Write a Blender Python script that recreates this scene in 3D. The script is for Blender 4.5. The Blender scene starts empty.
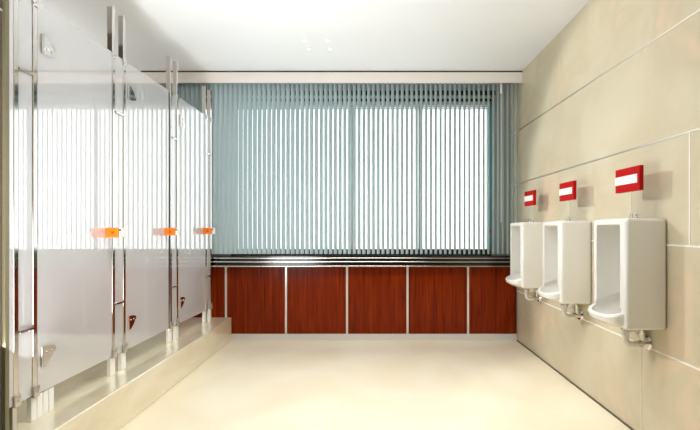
import bpy, bmesh, math, random
from mathutils import Vector, Matrix
random.seed(7)
S = bpy.context.scene
COL = S.collection

# ------------------------------------------------------------------ camera
EYE = 1.145
cam = bpy.data.cameras.new('camera'); cam.sensor_width = 36.0
cam.lens = 416.0 / 700.0 * 36.0
cam.shift_x = -22.0 / 700.0
cam.shift_y = 13.0 / 700.0
cam.clip_start = 0.02
co = bpy.data.objects.new('camera', cam); COL.objects.link(co)
co.location = (0, 0, EYE); co.rotation_euler = (math.radians(90), 0, 0)
S.camera = co

# ------------------------------------------------------------------ world (overcast sky)
W = bpy.data.worlds.new('sky'); S.world = W; W.use_nodes = True
bg = W.node_tree.nodes['Background']
bg.inputs[0].default_value = (0.97, 0.99, 1.0, 1); bg.inputs[1].default_value = 2.4

# ------------------------------------------------------------------ lamps of the room and added fill lights
def area(name, loc, rot, sx, sy, power, col=(1, 1, 1)):
    l = bpy.data.lights.new(name, 'AREA'); l.shape = 'RECTANGLE'
    l.size = sx; l.size_y = sy; l.energy = power; l.color = col
    o = bpy.data.objects.new(name, l); COL.objects.link(o)
    o.location = loc; o.rotation_euler = [math.radians(a) for a in rot]
    return o
# lamp over the stalls, aimed across the room (throws the sign shadows)
def aimed(name, loc, target, sx, sy, power, col):
    o = area(name, loc, (0, 0, 0), sx, sy, power, col)
    o.rotation_euler = (Vector(target) - Vector(loc)).to_track_quat('-Z', 'Y').to_euler()
    return o
sl_ = bpy.data.lights.new('stall_lamp', 'SPOT'); sl_.energy = 300; sl_.color = (1, 0.98, 0.95)
sl_.spot_size = math.radians(50); sl_.spot_blend = 0.3; sl_.shadow_soft_size = 0.10
so_ = bpy.data.objects.new('stall_lamp', sl_); COL.objects.link(so_); so_.location = (-1.95, 3.90, 2.64)
so_.rotation_euler = (Vector((1.4, 2.45, 1.2)) - Vector(so_.location)).to_track_quat('-Z', 'Y').to_euler()
# added soft fill under the ceiling, above the camera's view; no fixture
cl_ = area('ceiling_fill', (-0.1, 2.30, 2.66), (12, 0, 0), 1.6, 0.8, 37, (1, 0.995, 0.99))
cl_.data.spread = math.radians(115)
# added fill aimed up at the ceiling; there is no side window
sd_ = aimed('side_fill', (-1.50, 1.30, 0.95), (-0.5, 2.6, 2.69), 0.9, 1.3, 46, (0.95, 0.98, 1))
sd_.data.spread = math.radians(125)
# added fills: one on the wall behind the camera, one inside the stalls
aimed('front_wall_fill', (0, -0.7, 2.62), (0, -1.4, 1.3), 1.6, 0.2, 9, (1, 1, 1))
st_ = area('stall_fill', (-2.66, 3.0, 2.66), (0, -15, 0), 0.3, 1.8, 14, (1, 0.99, 0.97))
st_.data.spread = math.radians(110)
cv_ = area('stall_up_fill', (-2.78, 2.9, 2.05), (0, 195, 0), 0.15, 2.0, 7, (0.98, 0.99, 1))  # added unseen fill, brightens the ceiling over the stalls
# sky portal in the window
pl = area('window_portal', (-0.12, 4.60, 1.68), (-90, 0, 0), 2.8, 1.6, 1)
pl.data.cycles.is_portal = True

S.view_settings.view_transform = 'Standard'
S.view_settings.look = 'None'
S.view_settings.gamma = 1.0
S.view_settings.exposure = 0.0
S.view_settings.use_curve_mapping = False
S.cycles.use_denoising = True
S.cycles.use_adaptive_sampling = False
S.cycles.max_bounces = 10
S.cycles.diffuse_bounces = 5
S.cycles.glossy_bounces = 6
S.cycles.transparent_max_bounces = 8
S.cycles.sample_clamp_indirect = 6.0
S.cycles.caustics_reflective = False
S.cycles.caustics_refractive = False

# ------------------------------------------------------------------ materials
def lin(c):
    return tuple(((v / 255) / 12.92 if v / 255 <= 0.04045 else ((v / 255 + 0.055) / 1.055) ** 2.4) for v in c) + (1.0,)
def mat(name, rgb, rough=0.5, metal=0.0, coat=0.0, coat_r=0.03, coat_ior=1.5, spec=0.5, emit=None, es=0):
    m = bpy.data.materials.new(name); m.use_nodes = True
    b = m.node_tree.nodes['Principled BSDF']
    b.inputs['Base Color'].default_value = lin(rgb)
    b.inputs['Roughness'].default_value = rough
    b.inputs['Metallic'].default_value = metal
    b.inputs['Specular IOR Level'].default_value = spec
    b.inputs['Coat Weight'].default_value = coat
    b.inputs['Coat Roughness'].default_value = coat_r; b.inputs['Coat IOR'].default_value = coat_ior
    if emit:
        b.inputs['Emission Color'].default_value = lin(emit); b.inputs['Emission Strength'].default_value = es
    return m
def noisy(m, c1, c2, scale=(1, 1, 1), nscale=3.0, detail=4.0, lo=0.35, hi=0.65, distort=0.0, c3=None):
    """procedural colour variation in object space"""
    nt = m.node_tree; N = nt.nodes; L = nt.links
    b = N['Principled BSDF']
    tc = N.new('ShaderNodeTexCoord'); mp = N.new('ShaderNodeMapping')
    mp.inputs['Scale'].default_value = scale
    no = N.new('ShaderNodeTexNoise'); no.inputs['Scale'].default_value = nscale
    no.inputs['Detail'].default_value = detail; no.inputs['Distortion'].default_value = distort
    cr = N.new('ShaderNodeValToRGB')
    cr.color_ramp.elements[0].position = lo; cr.color_ramp.elements[0].color = lin(c1)
    cr.color_ramp.elements[1].position = hi; cr.color_ramp.elements[1].color = lin(c2)
    if c3:
        e = cr.color_ramp.elements.new(min(hi + 0.12, 1)); e.color = lin(c3)
    L.new(tc.outputs['Object'], mp.inputs['Vector']); L.new(mp.outputs['Vector'], no.inputs['Vector'])
    L.new(no.outputs['Fac'], cr.inputs['Fac']); L.new(cr.outputs['Color'], b.inputs['Base Color'])
    return m

M = {}
M['ceiling'] = noisy(mat('ceiling_paint', (240, 237, 230), 0.6), (240, 242, 246), (243, 245, 249), nscale=0.8)
M['wall_tile'] = noisy(mat('wall_tile', (222, 211, 180), 0.25, spec=0.3), (206, 197, 173), (198, 187, 161), nscale=1.9, detail=5, distort=0.8, lo=0.38, hi=0.56, c3=(213, 193, 167))
M['floor'] = noisy(mat('floor_marble', (228, 218, 190), 0.12, spec=0.35), (246, 238, 215), (238, 227, 200), nscale=1.4, detail=5, distort=0.8, c3=(245, 224, 200))
M['step'] = noisy(mat('step_marble', (218, 207, 174), 0.25, coat=1.0, coat_r=0.0, coat_ior=2.3), (238, 229, 204), (224, 212, 180), scale=(1.2, 0.5, 1.5), nscale=3.2, detail=6, distort=1.4, c3=(220, 200, 168))
M['shaded_tile'] = noisy(mat('shaded_tile', (120, 108, 92), 0.3), (96, 88, 76), (106, 97, 84), nscale=2)  # same tile as the other walls, with shade put into its colour
M['olive'] = mat('olive_edge', (124, 116, 90), 0.35)
M['back_wall'] = mat('back_wall_paint', (150, 152, 148), 0.6)
M['panel'] = noisy(mat('panel_laminate', (212, 205, 198), 0.4, coat=1.0, coat_r=0.0, coat_ior=2.6), (201, 201, 205), (206, 206, 210), nscale=2.5)
M['chrome'] = mat('chrome', (222, 220, 216), 0.06, 1.0)
M['post_metal'] = mat('post_metal', (218, 214, 208), 0.07, 1.0)
M['steel'] = mat('brushed_steel', (214, 208, 198), 0.42, 1.0)
M['foot_white'] = mat('foot_white', (252, 252, 250), 0.15)
M['wood'] = noisy(mat('cherry_wood', (120, 40, 16), 0.25, spec=0.12), (90, 22, 2), (136, 45, 6), scale=(26, 8, 1.2), nscale=1.6, detail=6, distort=0.9, lo=0.3, hi=0.7)
M['strip'] = mat('aluminium_strip', (228, 222, 212), 0.3, 0.6)
M['joint'] = mat('joint_strip', (238, 234, 226), 0.35)
M['seal'] = mat('floor_seal', (92, 84, 68), 0.6)
M['kick'] = mat('kick_board', (205, 202, 196), 0.3)
M['black'] = mat('black_gloss', (10, 10, 10), 0.15)
M['matblack'] = mat('black_matt', (8, 8, 8), 0.6)
M['rail'] = mat('rail_steel', (190, 186, 178), 0.22, 1.0)
M['cornice'] = mat('cornice_paint', (236, 231, 226), 0.35)
M['vane'] = mat('blind_vane', (174, 192, 196), 0.22)
M['frame'] = mat('window_frame', (166, 172, 170), 0.4)
M['teal'] = mat('window_gasket', (60, 140, 150), 0.4)
M['porcelain'] = mat('porcelain', (224, 222, 216), 0.12, coat=0.4)
M['red'] = mat('sign_red', (172, 2, 5), 0.45, spec=0.15)
M['white'] = mat('sign_white', (240, 232, 228), 0.35)
M['orange'] = mat('lock_orange', (250, 128, 8), 0.35)
M['orange_dark'] = mat('lock_button', (190, 85, 10), 0.4)
M['lamp'] = mat('lamp_lens', (255, 255, 250), 0.4, emit=(255, 252, 245), es=3.0)
# clear window glass: mostly transparent with a faint reflection
g = bpy.data.materials.new('window_glass'); g.use_nodes = True
nt = g.node_tree; nt.nodes.clear()
o_ = nt.nodes.new('ShaderNodeOutputMaterial'); mx = nt.nodes.new('ShaderNodeMixShader')
t_ = nt.nodes.new('ShaderNodeBsdfTransparent'); g_ = nt.nodes.new('ShaderNodeBsdfGlossy')
t_.inputs[0].default_value = (0.97, 0.99, 0.99, 1); g_.inputs['Roughness'].default_value = 0.0
mx.inputs[0].default_value = 0.01
nt.links.new(t_.outputs[0], mx.inputs[1]); nt.links.new(g_.outputs[0], mx.inputs[2]); nt.links.new(mx.outputs[0], o_.inputs[0])
M['glass'] = g

# ------------------------------------------------------------------ mesh helpers
class MB:
    def __init__(s): s.bm = bmesh.new()
    def box(s, x0, x1, y0, y1, z0, z1, bev=0.0, seg=2):
        r = bmesh.ops.create_cube(s.bm, size=1.0)
        vs = r['verts']
        for v in vs:
            v.co = Vector(((x0 + x1) / 2 + v.co.x * (x1 - x0), (y0 + y1) / 2 + v.co.y * (y1 - y0), (z0 + z1) / 2 + v.co.z * (z1 - z0)))
        if bev > 0:
            es = list({e for v in vs for e in v.link_edges})
            bmesh.ops.bevel(s.bm, geom=es, offset=bev, segments=seg, profile=0.5, affect='EDGES', clamp_overlap=True)
        return s
    def cyl(s, a, b, r0, r1=None, n=20, cap=True):
        a = Vector(a); b = Vector(b); r1 = r0 if r1 is None else r1
        d = (b - a); q = d.to_track_quat('Z', 'Y').to_matrix().to_4x4()
        m = Matrix.Translation((a + b) / 2) @ q
        bmesh.ops.create_cone(s.bm, cap_ends=cap, segments=n, radius1=r0, radius2=r1, depth=d.length, matrix=m)
        return s
    def tube(s, pts, r, n=14):
        pts = [Vector(p) for p in pts]
        rings = []
        up = None
        for i, p in enumerate(pts):
            t = (pts[min(i + 1, len(pts) - 1)] - pts[max(i - 1, 0)]).normalized()
            if up is None:
                up = Vector((0, 1, 0)) if abs(t.y) < 0.9 else Vector((1, 0, 0))
            sdir = t.cross(up).normalized(); u2 = sdir.cross(t).normalized(); up = u2
            rr = r[i] if isinstance(r, (list, tuple)) else r
            rings.append([s.bm.verts.new(p + sdir * (rr * math.cos(2 * math.pi * k / n)) + u2 * (rr * math.sin(2 * math.pi * k / n))) for k in range(n)])
        for i in range(len(rings) - 1):
            for k in range(n):
                s.bm.faces.new((rings[i][k], rings[i][(k + 1) % n], rings[i + 1][(k + 1) % n], rings[i + 1][k]))
        s.bm.faces.new(rings[0]); s.bm.faces.new(rings[-1][::-1])
        return s
    def prism(s, poly, axis, t0, t1):
        """poly: 2D outline in the two other axes, extruded along axis from t0 to t1"""
        def P(u, v, t):
            return {'x': (t, u, v), 'y': (u, t, v), 'z': (u, v, t)}[axis]
        a = [s.bm.verts.new(P(u, v, t0)) for u, v in poly]
        b = [s.bm.verts.new(P(u, v, t1)) for u, v in poly]
        s.bm.faces.new(a); s.bm.faces.new(b[::-1]); n = len(poly)
        for i in range(n):
            s.bm.faces.new((a[i], b[i], b[(i + 1) % n], a[(i + 1) % n]))
        return s
    def loft(s, rings):
        rv = [[s.bm.verts.new(p) for p in r] for r in rings]
        n = len(rv[0])
        for i in range(len(rv) - 1):
            for k in range(n):
                s.bm.faces.new((rv[i][k], rv[i][(k + 1) % n], rv[i + 1][(k + 1) % n], rv[i + 1][k]))
        s.bm.faces.new(rv[0][::-1]); s.bm.faces.new(rv[-1])
        return s
    def build(s, name, m, parent=None, smooth=False, origin=None):
        bmesh.ops.recalc_face_normals(s.bm, faces=s.bm.faces)
        me = bpy.data.meshes.new(name)
        if origin is not None:
            bmesh.ops.translate(s.bm, verts=s.bm.verts, vec=-Vector(origin))
        s.bm.to_mesh(me); s.bm.free()
        me.materials.append(m)
        if smooth:
            for p in me.polygons: p.use_smooth = True
            me.set_sharp_from_angle(angle=math.radians(40))
        o = bpy.data.objects.new(name, me); COL.objects.link(o)
        if origin is not None: o.location = origin
        if parent: o.parent = parent
        return o
def empty(name, loc):
    o = bpy.data.objects.new(name, None); o.empty_display_size = 0.05
    COL.objects.link(o); o.location = loc; return o
def tag(o, label, cat, group=None):
    o['label'] = label; o['category'] = cat
    if group: o['group'] = group
    return o
def struct(name, mb, m, parent=None):
    o = mb.build(name, m, parent)
    if parent is None: o['kind'] = 'structure'
    return o
def copy_tree(o, parent=None):
    c = o.copy(); COL.objects.link(c)
    if parent: c.parent = parent; c.matrix_parent_inverse = o.matrix_parent_inverse.copy()
    for ch in list(o.children): copy_tree(ch, c)
    return c

# ------------------------------------------------------------------ room shell
XR, XL, YB, YF, H = 1.48, -2.90, 4.45, -1.40, 2.69
struct('floor', MB().box(XL - .1, XR + .1, YF - .1, YB + .15, -0.1, 0), M['floor'])
struct('ceiling', MB().box(XL - .1, XR + .1, YF - .1, YB + .15, H, H + .1), M['ceiling'])
struct('wall_right', MB().box(XR, XR + .1, YF, YB + .15, 0, H), M['wall_tile'])
struct('wall_left', MB().box(XL - .1, XL, 1.78, YB + .15, 0, H), M['wall_tile'])
struct('wall_front', MB().box(XL, XR, YF - .1, YF, 0, H), M['wall_tile'])
struct('wall_left_near', MB().box(XL - .1, -1.605, YF, 1.805, 0, H), M['shaded_tile'])
WX0, WX1, WZ0, WZ1 = -1.50, 1.262, 0.908, 2.455
wb = MB()
wb.box(XL, XR, YB, YB + .15, 0, WZ0).box(XL, XR, YB, YB + .15, WZ1, H)
wb.box(XL, WX0, YB, YB + .15, WZ0, WZ1).box(WX1, XR, YB, YB + .15, WZ0, WZ1)
struct('wall_back', wb, M['back_wall'])

# metal joint strips in the right wall's tiling
k = 1
for z, jm in ((0.505, 'joint'), (1.06, 'joint'), (1.594, 'steel'), (2.13, 'steel')):
    struct('trim_%d' % k, MB().box(XR - .002, XR + .004, YF, YB, z - .0045, z + .0045), M[jm]); k += 1
struct('trim_%d' % k, MB().box(XR - .002, XR + .004, 1.932, 1.940, 1.065, 1.589), M['joint']); k += 1
struct('trim_%d' % k, MB().box(XR - .002, XR + .004, 2.282, 2.290, 0.0, 0.498), M['strip']); k += 1
struct('trim_%d' % k, MB().box(-1.607, -1.602, YF, 1.804, 2.084, 2.094), M['strip']); k += 1
struct('trim_%d' % k, MB().box(-1.67, -1.592, 1.806, 1.826, 0, H), M['olive']); k += 1
struct('trim_%d' % k, MB().box(XR - .010, XR + .001, 1.0, 4.234, 0, .007), M['seal']); k += 1
struct('baseboard_back', MB().box(-1.43, XR - .001, 4.235, 4.30, 0, 0.066), M['kick'])

# cornice hiding the blind rails, its shaded gap at the ceiling drawn as a black strip
struct('trim_%d' % k, MB().box(XL, XR - .001, 4.08, 4.10, 2.572, 2.675, .004, 1).box(XL, XR - .001, 4.10, 4.135, 2.655, 2.675), M['cornice']); k += 1
struct('trim_%d' % k, MB().box(XL, XR - .001, 4.09, 4.13, 2.675, H), M['matblack']); k += 1

# marble step the stalls stand on
struct('floor_step', MB().box(XL, -1.43, 1.805, 4.235, 0, 0.235, .004, 1), M['step'])

# ------------------------------------------------------------------ window
w = MB()
fy0, fy1 = 4.46, 4.51
w.box(WX0, WX1, fy0, fy1, WZ0, WZ0 + .012).box(WX0, WX1, fy0, fy1, WZ1 - .012, WZ1)
w.box(WX0, WX0 + .03, fy0, fy1, WZ0, WZ1).box(WX1 - .012, WX1, fy0, fy1, WZ0, WZ1)
w.box(-0.232, -0.202, fy0, fy0 + .02, WZ0, WZ1).box(0.50, 0.515, fy0, fy1, WZ0, WZ1)
win = struct('window_1', w, M['frame'])
p = MB().box(WX0 + .01, WX1 - .006, 4.484, 4.488, WZ0 + .01, WZ1 - .01).build('window_pane', M['glass'], win)
h = MB()
h.box(-1.75, 1.30, 4.38, YB, 2.550, 2.592).box(-1.75, 1.262, 4.40, YB, 2.488, 2.514)
h.build('shading_track', M['matblack'], win)
MB().box(-1.75, 1.262, 4.41, YB, 2.514, 2.550).box(-1.75, 1.262, 4.42, YB, 2.450, 2.488).build('window_head', M['frame'], win)
MB().box(WX1 - .018, WX1 + .006, 4.42, YB + .005, 0.90, WZ1 + .04).build('window_gasket', M['teal'], win)
MB().box(WX0, WX1, 4.42, YB, 0.865, 0.917).build('window_bottom_rail', M['matblack'], win)
c = MB().box(1.228, 1.258, 4.405, 4.425, 1.09, 1.135, .004).build('window_catch', M['red'], win); c['label'] = 'small red catch'

# ------------------------------------------------------------------ ledge under the blinds
lg = tag(empty('window_ledge', (0, 4.3, 0.76)), 'long black window ledge edged with three polished steel rails, above the wood panels', 'window ledge')
def child(mb, name, m, par, smooth=False):
    o = mb.build(name, m, None, smooth); o.parent = par; o.matrix_parent_inverse = Matrix.Translation(-par.location); return o
child(MB().box(XL, XR - .001, 4.16, YB, 0.755, 0.864), 'ledge_slab', M['black'], lg)
for i, (z0, z1, y) in enumerate(((.838, .849, 4.150), (.801, .813, 4.144), (.758, .770, 4.138))):
    child(MB().box(XL, XR - .001, y, 4.16, z0, z1, .003, 2), 'rail', M['rail'], lg)

# ------------------------------------------------------------------ wood cabinets below
px = [-2.05, -1.488, -0.876, -0.255, 0.362, 0.979, 1.47]
cl = ['cherry wood cabinet half hidden behind the far end of the marble step',
      'cherry wood cabinet front directly right of the marble step',
      'cherry wood cabinet front second to the right of the marble step',
      'middle cherry wood cabinet front, right of the strip under the window mullion',
      'cherry wood cabinet front left of the one beside the urinals',
      'narrower cherry wood cabinet front at the right end beside the farthest urinal']
for i in range(6):
    r = tag(empty('wood_cabinet', ((px[i] + px[i + 1]) / 2, 4.25, 0.066)), cl[i], 'cabinet', 'cherry wood cabinets under the window')
    child(MB().box(px[i] + .003, px[i + 1] - .003, 4.262, YB, 0.067, 0.754), 'carcass', M['wood'], r)
    child(MB().box(px[i] + .011, px[i + 1] - (.011 if i < 5 else .003), 4.240, 4.261, 0.067, 0.754, .002, 1), 'front_panel', M['wood'], r)
    if i < 5:
        struct('trim_%d' % k, MB().box(px[i + 1] - .010, px[i + 1] + .010, 4.236, 4.2615, 0.067, 0.754), M['strip']); k += 1

# ------------------------------------------------------------------ vertical blinds
def vane_mesh(mb, x, y, z0, z1):
    wx, wy = .0160, .0205
    n = 5; a = []; b = []
    nx, ny = -wy, wx
    L = math.hypot(nx, ny); nx /= L; ny /= L
    for i in range(n):
        t = -1 + 2 * i / (n - 1)
        bow = -.008 * (1 - t * t)
        a.append((x + wx * t + nx * bow, y + wy * t + ny * bow))
    th = .0012
    ring = a + [(u - nx * th, v - ny * th) for u, v in reversed(a)]
    mb.prism(ring, 'z', z0, z1)
def blind(name, x0, x1, label, step=.048):
    r = tag(empty(name, ((x0 + x1) / 2, 4.17, 0.88)), label, 'blind', 'vertical blinds at the window')
    child(MB().box(x0 - .012, x1 + .012, 4.14, 4.20, 2.60, 2.65, .004, 1), 'headrail', M['steel'], r)
    n = int(round((x1 - x0) / step))
    mb = MB()
    for i in range(n + 1):
        vane_mesh(mb, x0 + (x1 - x0) * i / n, 4.17, 0.885, 2.60)
    o = child(mb, 'slats', M['vane'], r, True)
    return r
bl = blind('vertical_blind', -1.98, -0.272, 'left vertical blind of pale blue grey slats, from the stalls to the window mullion')
br = blind('vertical_blind', -0.225, 1.455, 'right vertical blind of pale grey slats, from the mullion to the tiled wall')
child(MB().box(1.272, 1.292, 4.125, 4.137, 2.48, 2.60, .003, 1).box(1.279, 1.285, 4.129, 4.133, 1.2, 2.5), 'tilt_wand', M['white'], br)

# ------------------------------------------------------------------ toilet stalls
XP = -1.59                       # face plane of the partition front
PB, PT = 0.355, 2.225
ND = [(1.860, 1.965), (2.563, 2.675), (3.295, 3.405), (3.990, 4.110)]
def pilaster(i):
    a, b = ND[i]
    lab = ['nearest grey pilaster with two polished posts, at the left edge of the photo',
           'second grey pilaster with two tall posts, between first and second stall doors',
           'third grey pilaster with two tall posts, between second and third stall doors',
           'farthest grey pilaster with two posts, in front of the blind at the window'][i]
    r = tag(empty('partition_pilaster', (XP - .02, (a + b) / 2, 0.235)), lab, 'pilaster', 'pilasters of the toilet stalls')
    hw = .013
    child(MB().box(XP - .020, XP - .004, a + hw, b - hw, PB, PT, .002, 1), 'pilaster_panel', M['panel'], r)
    for j, y in enumerate((a, b)):
        pt = child(MB().box(XP - .036, XP, y - hw, y + hw, PB - .005, 2.505, .003, 2), 'post', M['post_metal'], r)
        wd = .024
        f = MB()
        if i == 0 and j == 1:
            
            for q in range(4): f.box(XP - .03, XP - .006, y - .016 + q * .036, y + .015 + q * .036, 0.235, PB - .006, .001, 1)
            f.box(XP - .026, XP - .012, y - .01, y + .11, 0.236, PB - .006)
        elif i == 0:
            f.box(XP - .03, XP - .006, y - .012, y + .012, 0.235, PB - .006, .002, 1)
        else:
            f.box(XP - .03, XP - .006, y - wd, y + wd, 0.235, PB - .006, .002, 1)
        fo = child(f, 'foot', M['foot_white'] if not (i == 0 and j == 0) else M['steel'], pt)
        cb = MB().box(XP, XP + .010, y - hw - .004, y + hw + .004, PB - .01, PB + .045, .003, 2)
        cb.cyl((XP + .009, y, PB + .018), (XP + .013, y, PB + .018), .005, n=12)
        child(cb, 'foot_bracket', M['steel'], pt, True)
        cc = MB().box(XP, XP + .006, y - hw - .003, y + hw + .003, PT - .035, PT + .004, .002, 1)
        cc.cyl((XP + .005, y, PT - .016), (XP + .009, y, PT - .016), .004, n=12)
        child(cc, 'top_clamp', M['chrome'], pt, True)
    if i == 0:
        child(MB().box(XP - .03, XP - .002, 1.8262, a - hw - .0005, PB, 2.505), 'end_strip', M['panel'], r)
    for z in (0.675, 1.865):
        child(MB().box(XP - .006, XP + .006, a + hw, b - hw, z - .007, z + .007, .002, 1), 'cross_bar', M['post_metal'], r)
    return r
for i in range(4): pilaster(i)

def hinge_outline(y, z, flip):
    # straight edge beside the post, rounded tip pointing along the door
    pts = [(0, 0), (0.030, 0.002), (0.056, 0.008)]
    for q in range(7):
        t = math.radians(-80 + q * 28)
        pts.append((0.063 + .014 * math.cos(t), 0.024 + .014 * math.sin(t)))
    pts += [(0.058, 0.052), (0.036, 0.074), (0.014, 0.089), (0, 0.093)]
    return [(y + u, z + (v if not flip else .093 - v)) for u, v in pts]
dl = ['nearest grey stall door with orange lock, between the first two pilasters',
      'middle grey stall door with orange lock, between second and third pilasters',
      'farthest grey stall door with orange lock, next to the window end of the step']
def stall_door():
    a, b = ND[0][1] + .016, ND[1][0] - .016
    r = empty('stall_door', (XP - .01, a, PB))
    child(MB().box(XP - .020, XP - .002, a, b, PB, PT, .002, 1), 'door_panel', M['panel'], r)
    for z, fl in ((1.985, False), (0.477, True)):
        hg = child(MB().prism(hinge_outline(a + .028, z, fl), 'x', XP - .002, XP + .006), 'hinge', M['chrome'], r)
        s = MB()
        for u, v in ((.020, .03), (.052, .030)):
            vv = z + (v if not fl else .093 - v)
            s.cyl((XP + .005, a + .028 + u, vv), (XP + .009, a + .028 + u, vv), .0055, n=12)
        child(s, 'screw', M['chrome'], hg, True)
        child(MB().cyl((XP + .002, a + .022, z), (XP + .002, a + .022, z + .093), .006, n=12), 'hinge_knuckle', M['chrome'], hg, True)
    y0 = 2.483
    lk = child(MB().box(XP - .002, XP + .080, y0, y0 + .05, 1.088, 1.146, .004, 2), 'lock', M['orange'], r)
    lk['label'] = 'orange lock block'
    child(MB().box(XP + .033, XP + .050, y0 - .003, y0 + .001, 1.108, 1.126, .001, 1), 'lock_button', M['orange_dark'], lk)
    child(MB().box(XP + .080, XP + .094, y0, y0 + .05, 1.088, 1.146, .003, 2), 'end_cap', M['white'], lk)
    child(MB().cyl((XP + .087, y0 - .005, 1.132), (XP + .087, y0 + .004, 1.132), .006, n=14), 'knob', M['matblack'], lk, True)
    return r
d0 = stall_door()
doors = [d0]
for i in (1, 2):
    c = copy_tree(d0); c.location.y += ND[i][1] - ND[0][1]; doors.append(c)
for d, l in zip(doors, dl): tag(d, l, 'stall door', 'grey toilet stall doors')

# ------------------------------------------------------------------ urinals
def rounded_D(xf, xb, y0, y1, z, tilt=0.0, n=20):
    """D outline: flat at xb, rounded nose at xf; tilt raises it towards the wall"""
    pts = [(xb, y0, z + tilt * (xb - xf)), (xb, y1, z + tilt * (xb - xf))]
    yc = (y0 + y1) / 2; hw = (y1 - y0) / 2; xm = xf + (xb - xf) * 0.55
    for i in range(n + 1):
        t = math.pi / 2 + math.pi * i / n
        cx, sy = math.cos(t), math.sin(t)
        e = 0.7
        x = xm + (xm - xf) * math.copysign(abs(cx) ** e, cx)
        y = yc + hw * math.copysign(abs(sy) ** e, sy)
        zz = z + tilt * (x - xf)
        pts.append((x, y, zz))
    return pts
def temp(mb):
    o = mb.build('temp', M['porcelain']); return o
def boolean(base, cutters):
    for op, c in cutters:
        m = base.modifiers.new('b', 'BOOLEAN'); m.operation = op; m.object = c; m.solver = 'EXACT'
    dg = bpy.context.evaluated_depsgraph_get(); dg.update()
    me = bpy.data.meshes.new_from_object(base.evaluated_get(dg))
    for _, c in cutters: bpy.data.objects.remove(c)
    bpy.data.objects.remove(base)
    return me
UW, Z0, Z1 = 0.318, 0.63, 1.195
XF = 1.270
body = temp(MB().box(XF, XR - .001, 0, UW, Z0, Z1, .020, 4))
lip = temp(MB().loft([rounded_D(1.250, 1.40, .060, UW - .060, Z0 + .003), rounded_D(1.222, 1.40, .032, UW - .032, Z0 + .014),
                      rounded_D(1.203, 1.40, .016, UW - .014, Z0 + .030, .1), rounded_D(1.198, 1.40, .013, UW - .011, Z0 + .050, .35), rounded_D(1.202, 1.40, .017, UW - .015, Z0 + .058, .38)]))
cav = temp(MB().box(1.10, 1.435, .050, UW - .046, Z0 + .098, Z1 - .032, .012, 3))
bowl = temp(MB().loft([rounded_D(1.275, 1.40, .09, UW - .09, Z0 + .022), rounded_D(1.238, 1.425, .06, UW - .06, Z0 + .028),
                       rounded_D(1.218, 1.434, .036, UW - .034, Z0 + .048, .2), rounded_D(1.214, 1.4355, .031, UW - .029, Z0 + .062, .38), rounded_D(1.212, 1.4355, .029, UW - .027, Z0 + .085, .38)]))
me = boolean(body, [('UNION', lip), ('DIFFERENCE', cav), ('DIFFERENCE', bowl)])
for p_ in me.polygons: p_.use_smooth = True
me.set_sharp_from_angle(angle=math.radians(35))
me.name = 'urinal_body'
if not me.materials: me.materials.append(M['porcelain'])
Y0 = 2.08
ur = empty('urinal', (XR, Y0 + UW / 2, Z0))
ub = bpy.data.objects.new('body', me); COL.objects.link(ub); ub.location = (0, Y0, 0)
ub.parent = ur; ub.matrix_parent_inverse = Matrix.Translation(-ur.location)
yc = Y0 + UW / 2
def arc(cx, cz, r, a0, a1, n=8):
    return [(cx + r * math.cos(math.radians(a0 + (a1 - a0) * i / n)), yc, cz + r * math.sin(math.radians(a0 + (a1 - a0) * i / n))) for i in range(n + 1)]
path = [(1.365, yc, Z0 + .02), (1.365, yc, .548)] + arc(1.395, .548, .030, 180, 270) + [(1.44, yc, .521)]
tr = child(MB().tube(path, .016), 'drain_trap', M['porcelain'], ur, True)
child(MB().cyl((1.365, yc, .598), (1.365, yc, .616), .021, n=20), 'slip_nut', M['chrome'], tr, True)
child(MB().tube([(1.430, yc, .521), (1.446, yc, .522), (1.462, yc, .527), (1.479, yc, .529)], [.018, .020, .019, .018]).tube([(1.440, yc, .610), (1.452, yc, .598), (1.458, yc, .575), (1.458, yc, .540)], [.014, .016, .017, .016]), 'outlet_elbow', M['chrome'], ur, True)
child(MB().cyl((1.468, yc, .529), (1.479, yc, .529), .034, .042, 24), 'wall_flange', M['chrome'], ur, True)
child(MB().cyl((1.412, yc, .585), (1.412, yc, Z0 + .02), .026, .030, 20), 'outlet_cup', M['porcelain'], ur, True)
child(MB().box(1.290, 1.420, yc - .05, yc + .05, Z0 + .018, Z0 + .026, .003, 1), 'drain_grate', M['porcelain'], ur)
dv = child(MB().cyl((1.385, yc - .02, Z1 - .004), (1.385, yc - .02, Z1 + .026), .007, n=14).cyl((1.385, yc - .02, Z1 - .002), (1.385, yc - .02, Z1 + .006), .012, n=16), 'rod_socket', M['chrome'], ur, True)
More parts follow.
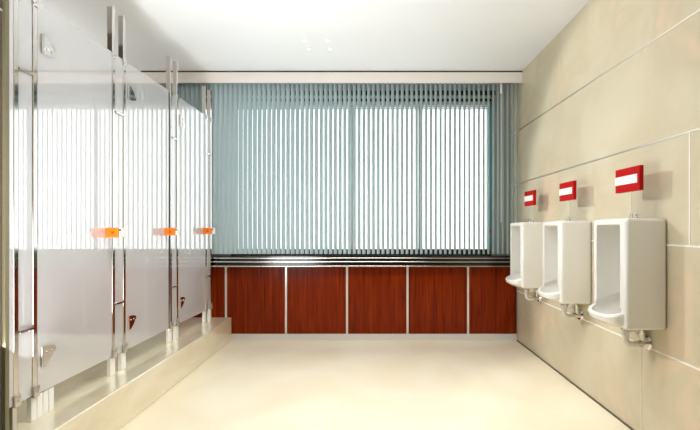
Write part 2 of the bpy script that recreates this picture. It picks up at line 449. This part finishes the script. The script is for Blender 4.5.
child(MB().cyl((1.412, yc - .02, Z1 - .004), (1.412, yc - .02, Z1 + .026), .007, n=14).cyl((1.412, yc - .02, Z1 - .002), (1.412, yc - .02, Z1 + .006), .012, n=16), 'inlet_valve', M['chrome'], ur, True)
urs = [ur]
for i in (1, 2):
    c = copy_tree(ur); c.location.y += (0, .715, 1.44)[i]; urs.append(c)
for o, l in zip(urs, ['nearest and largest white wall urinal on the right tiled wall', 'middle white wall urinal between the other two on the tiled wall',
                      'farthest white wall urinal, next to the wood cabinets and blind']):
    tag(o, l, 'urinal', 'white urinals on the right wall')

# red signs on thin rods above the urinals
sg = empty('urinal_sign', (1.371, 2.22, Z1 + .026))
ya, yb = 2.115, 2.325
sp = child(MB().box(1.360, 1.382, ya, yb, 1.338, 1.466, .0015, 1), 'sign_plate', M['red'], sg)
child(MB().box(1.3585, 1.3605, ya + .018, yb - .0005, 1.379, 1.424), 'white_bar', M['white'], sp)
child(MB().cyl((1.385, yc - .02, Z1 + .0265), (1.385, yc - .02, 1.40), .0028, n=10), 'rod', M['steel'], sg, True)
sgs = [sg]
for i in (1, 2):
    c = copy_tree(sg); c.location.y += (0, .695, 1.385)[i]; sgs.append(c)
for o, l in zip(sgs, ['largest red sign with white bar, on a rod above the nearest urinal', 'red sign with white bar on a rod above the middle urinal',
                      'smallest red sign with white bar, on a rod above the farthest urinal']):
    tag(o, l, 'sign', 'red signs above the urinals')

# ------------------------------------------------------------------ small ceiling spots
sl = ['tiny lit ceiling spot, near left of the four over the room', 'tiny lit ceiling spot, near right of the four over the room',
      'tiny lit ceiling spot, far left of the four, closer to the window', 'tiny lit ceiling spot, far right of the four, closer to the window']
for (x, y), l in zip(((-.555, 3.43), (-.365, 3.43), (-.545, 3.585), (-.365, 3.585)), sl):
    r = tag(empty('ceiling_spot', (x, y, H)), l, 'ceiling light', 'four small ceiling spots')
    child(MB().cyl((x, y, H - .004), (x, y, H), .016, .018, 24), 'trim_ring', M['ceiling'], r, True)
    child(MB().cyl((x, y, H - .007), (x, y, H - .004), .010, .011, 20), 'lamp_lens', M['lamp'], r, True)
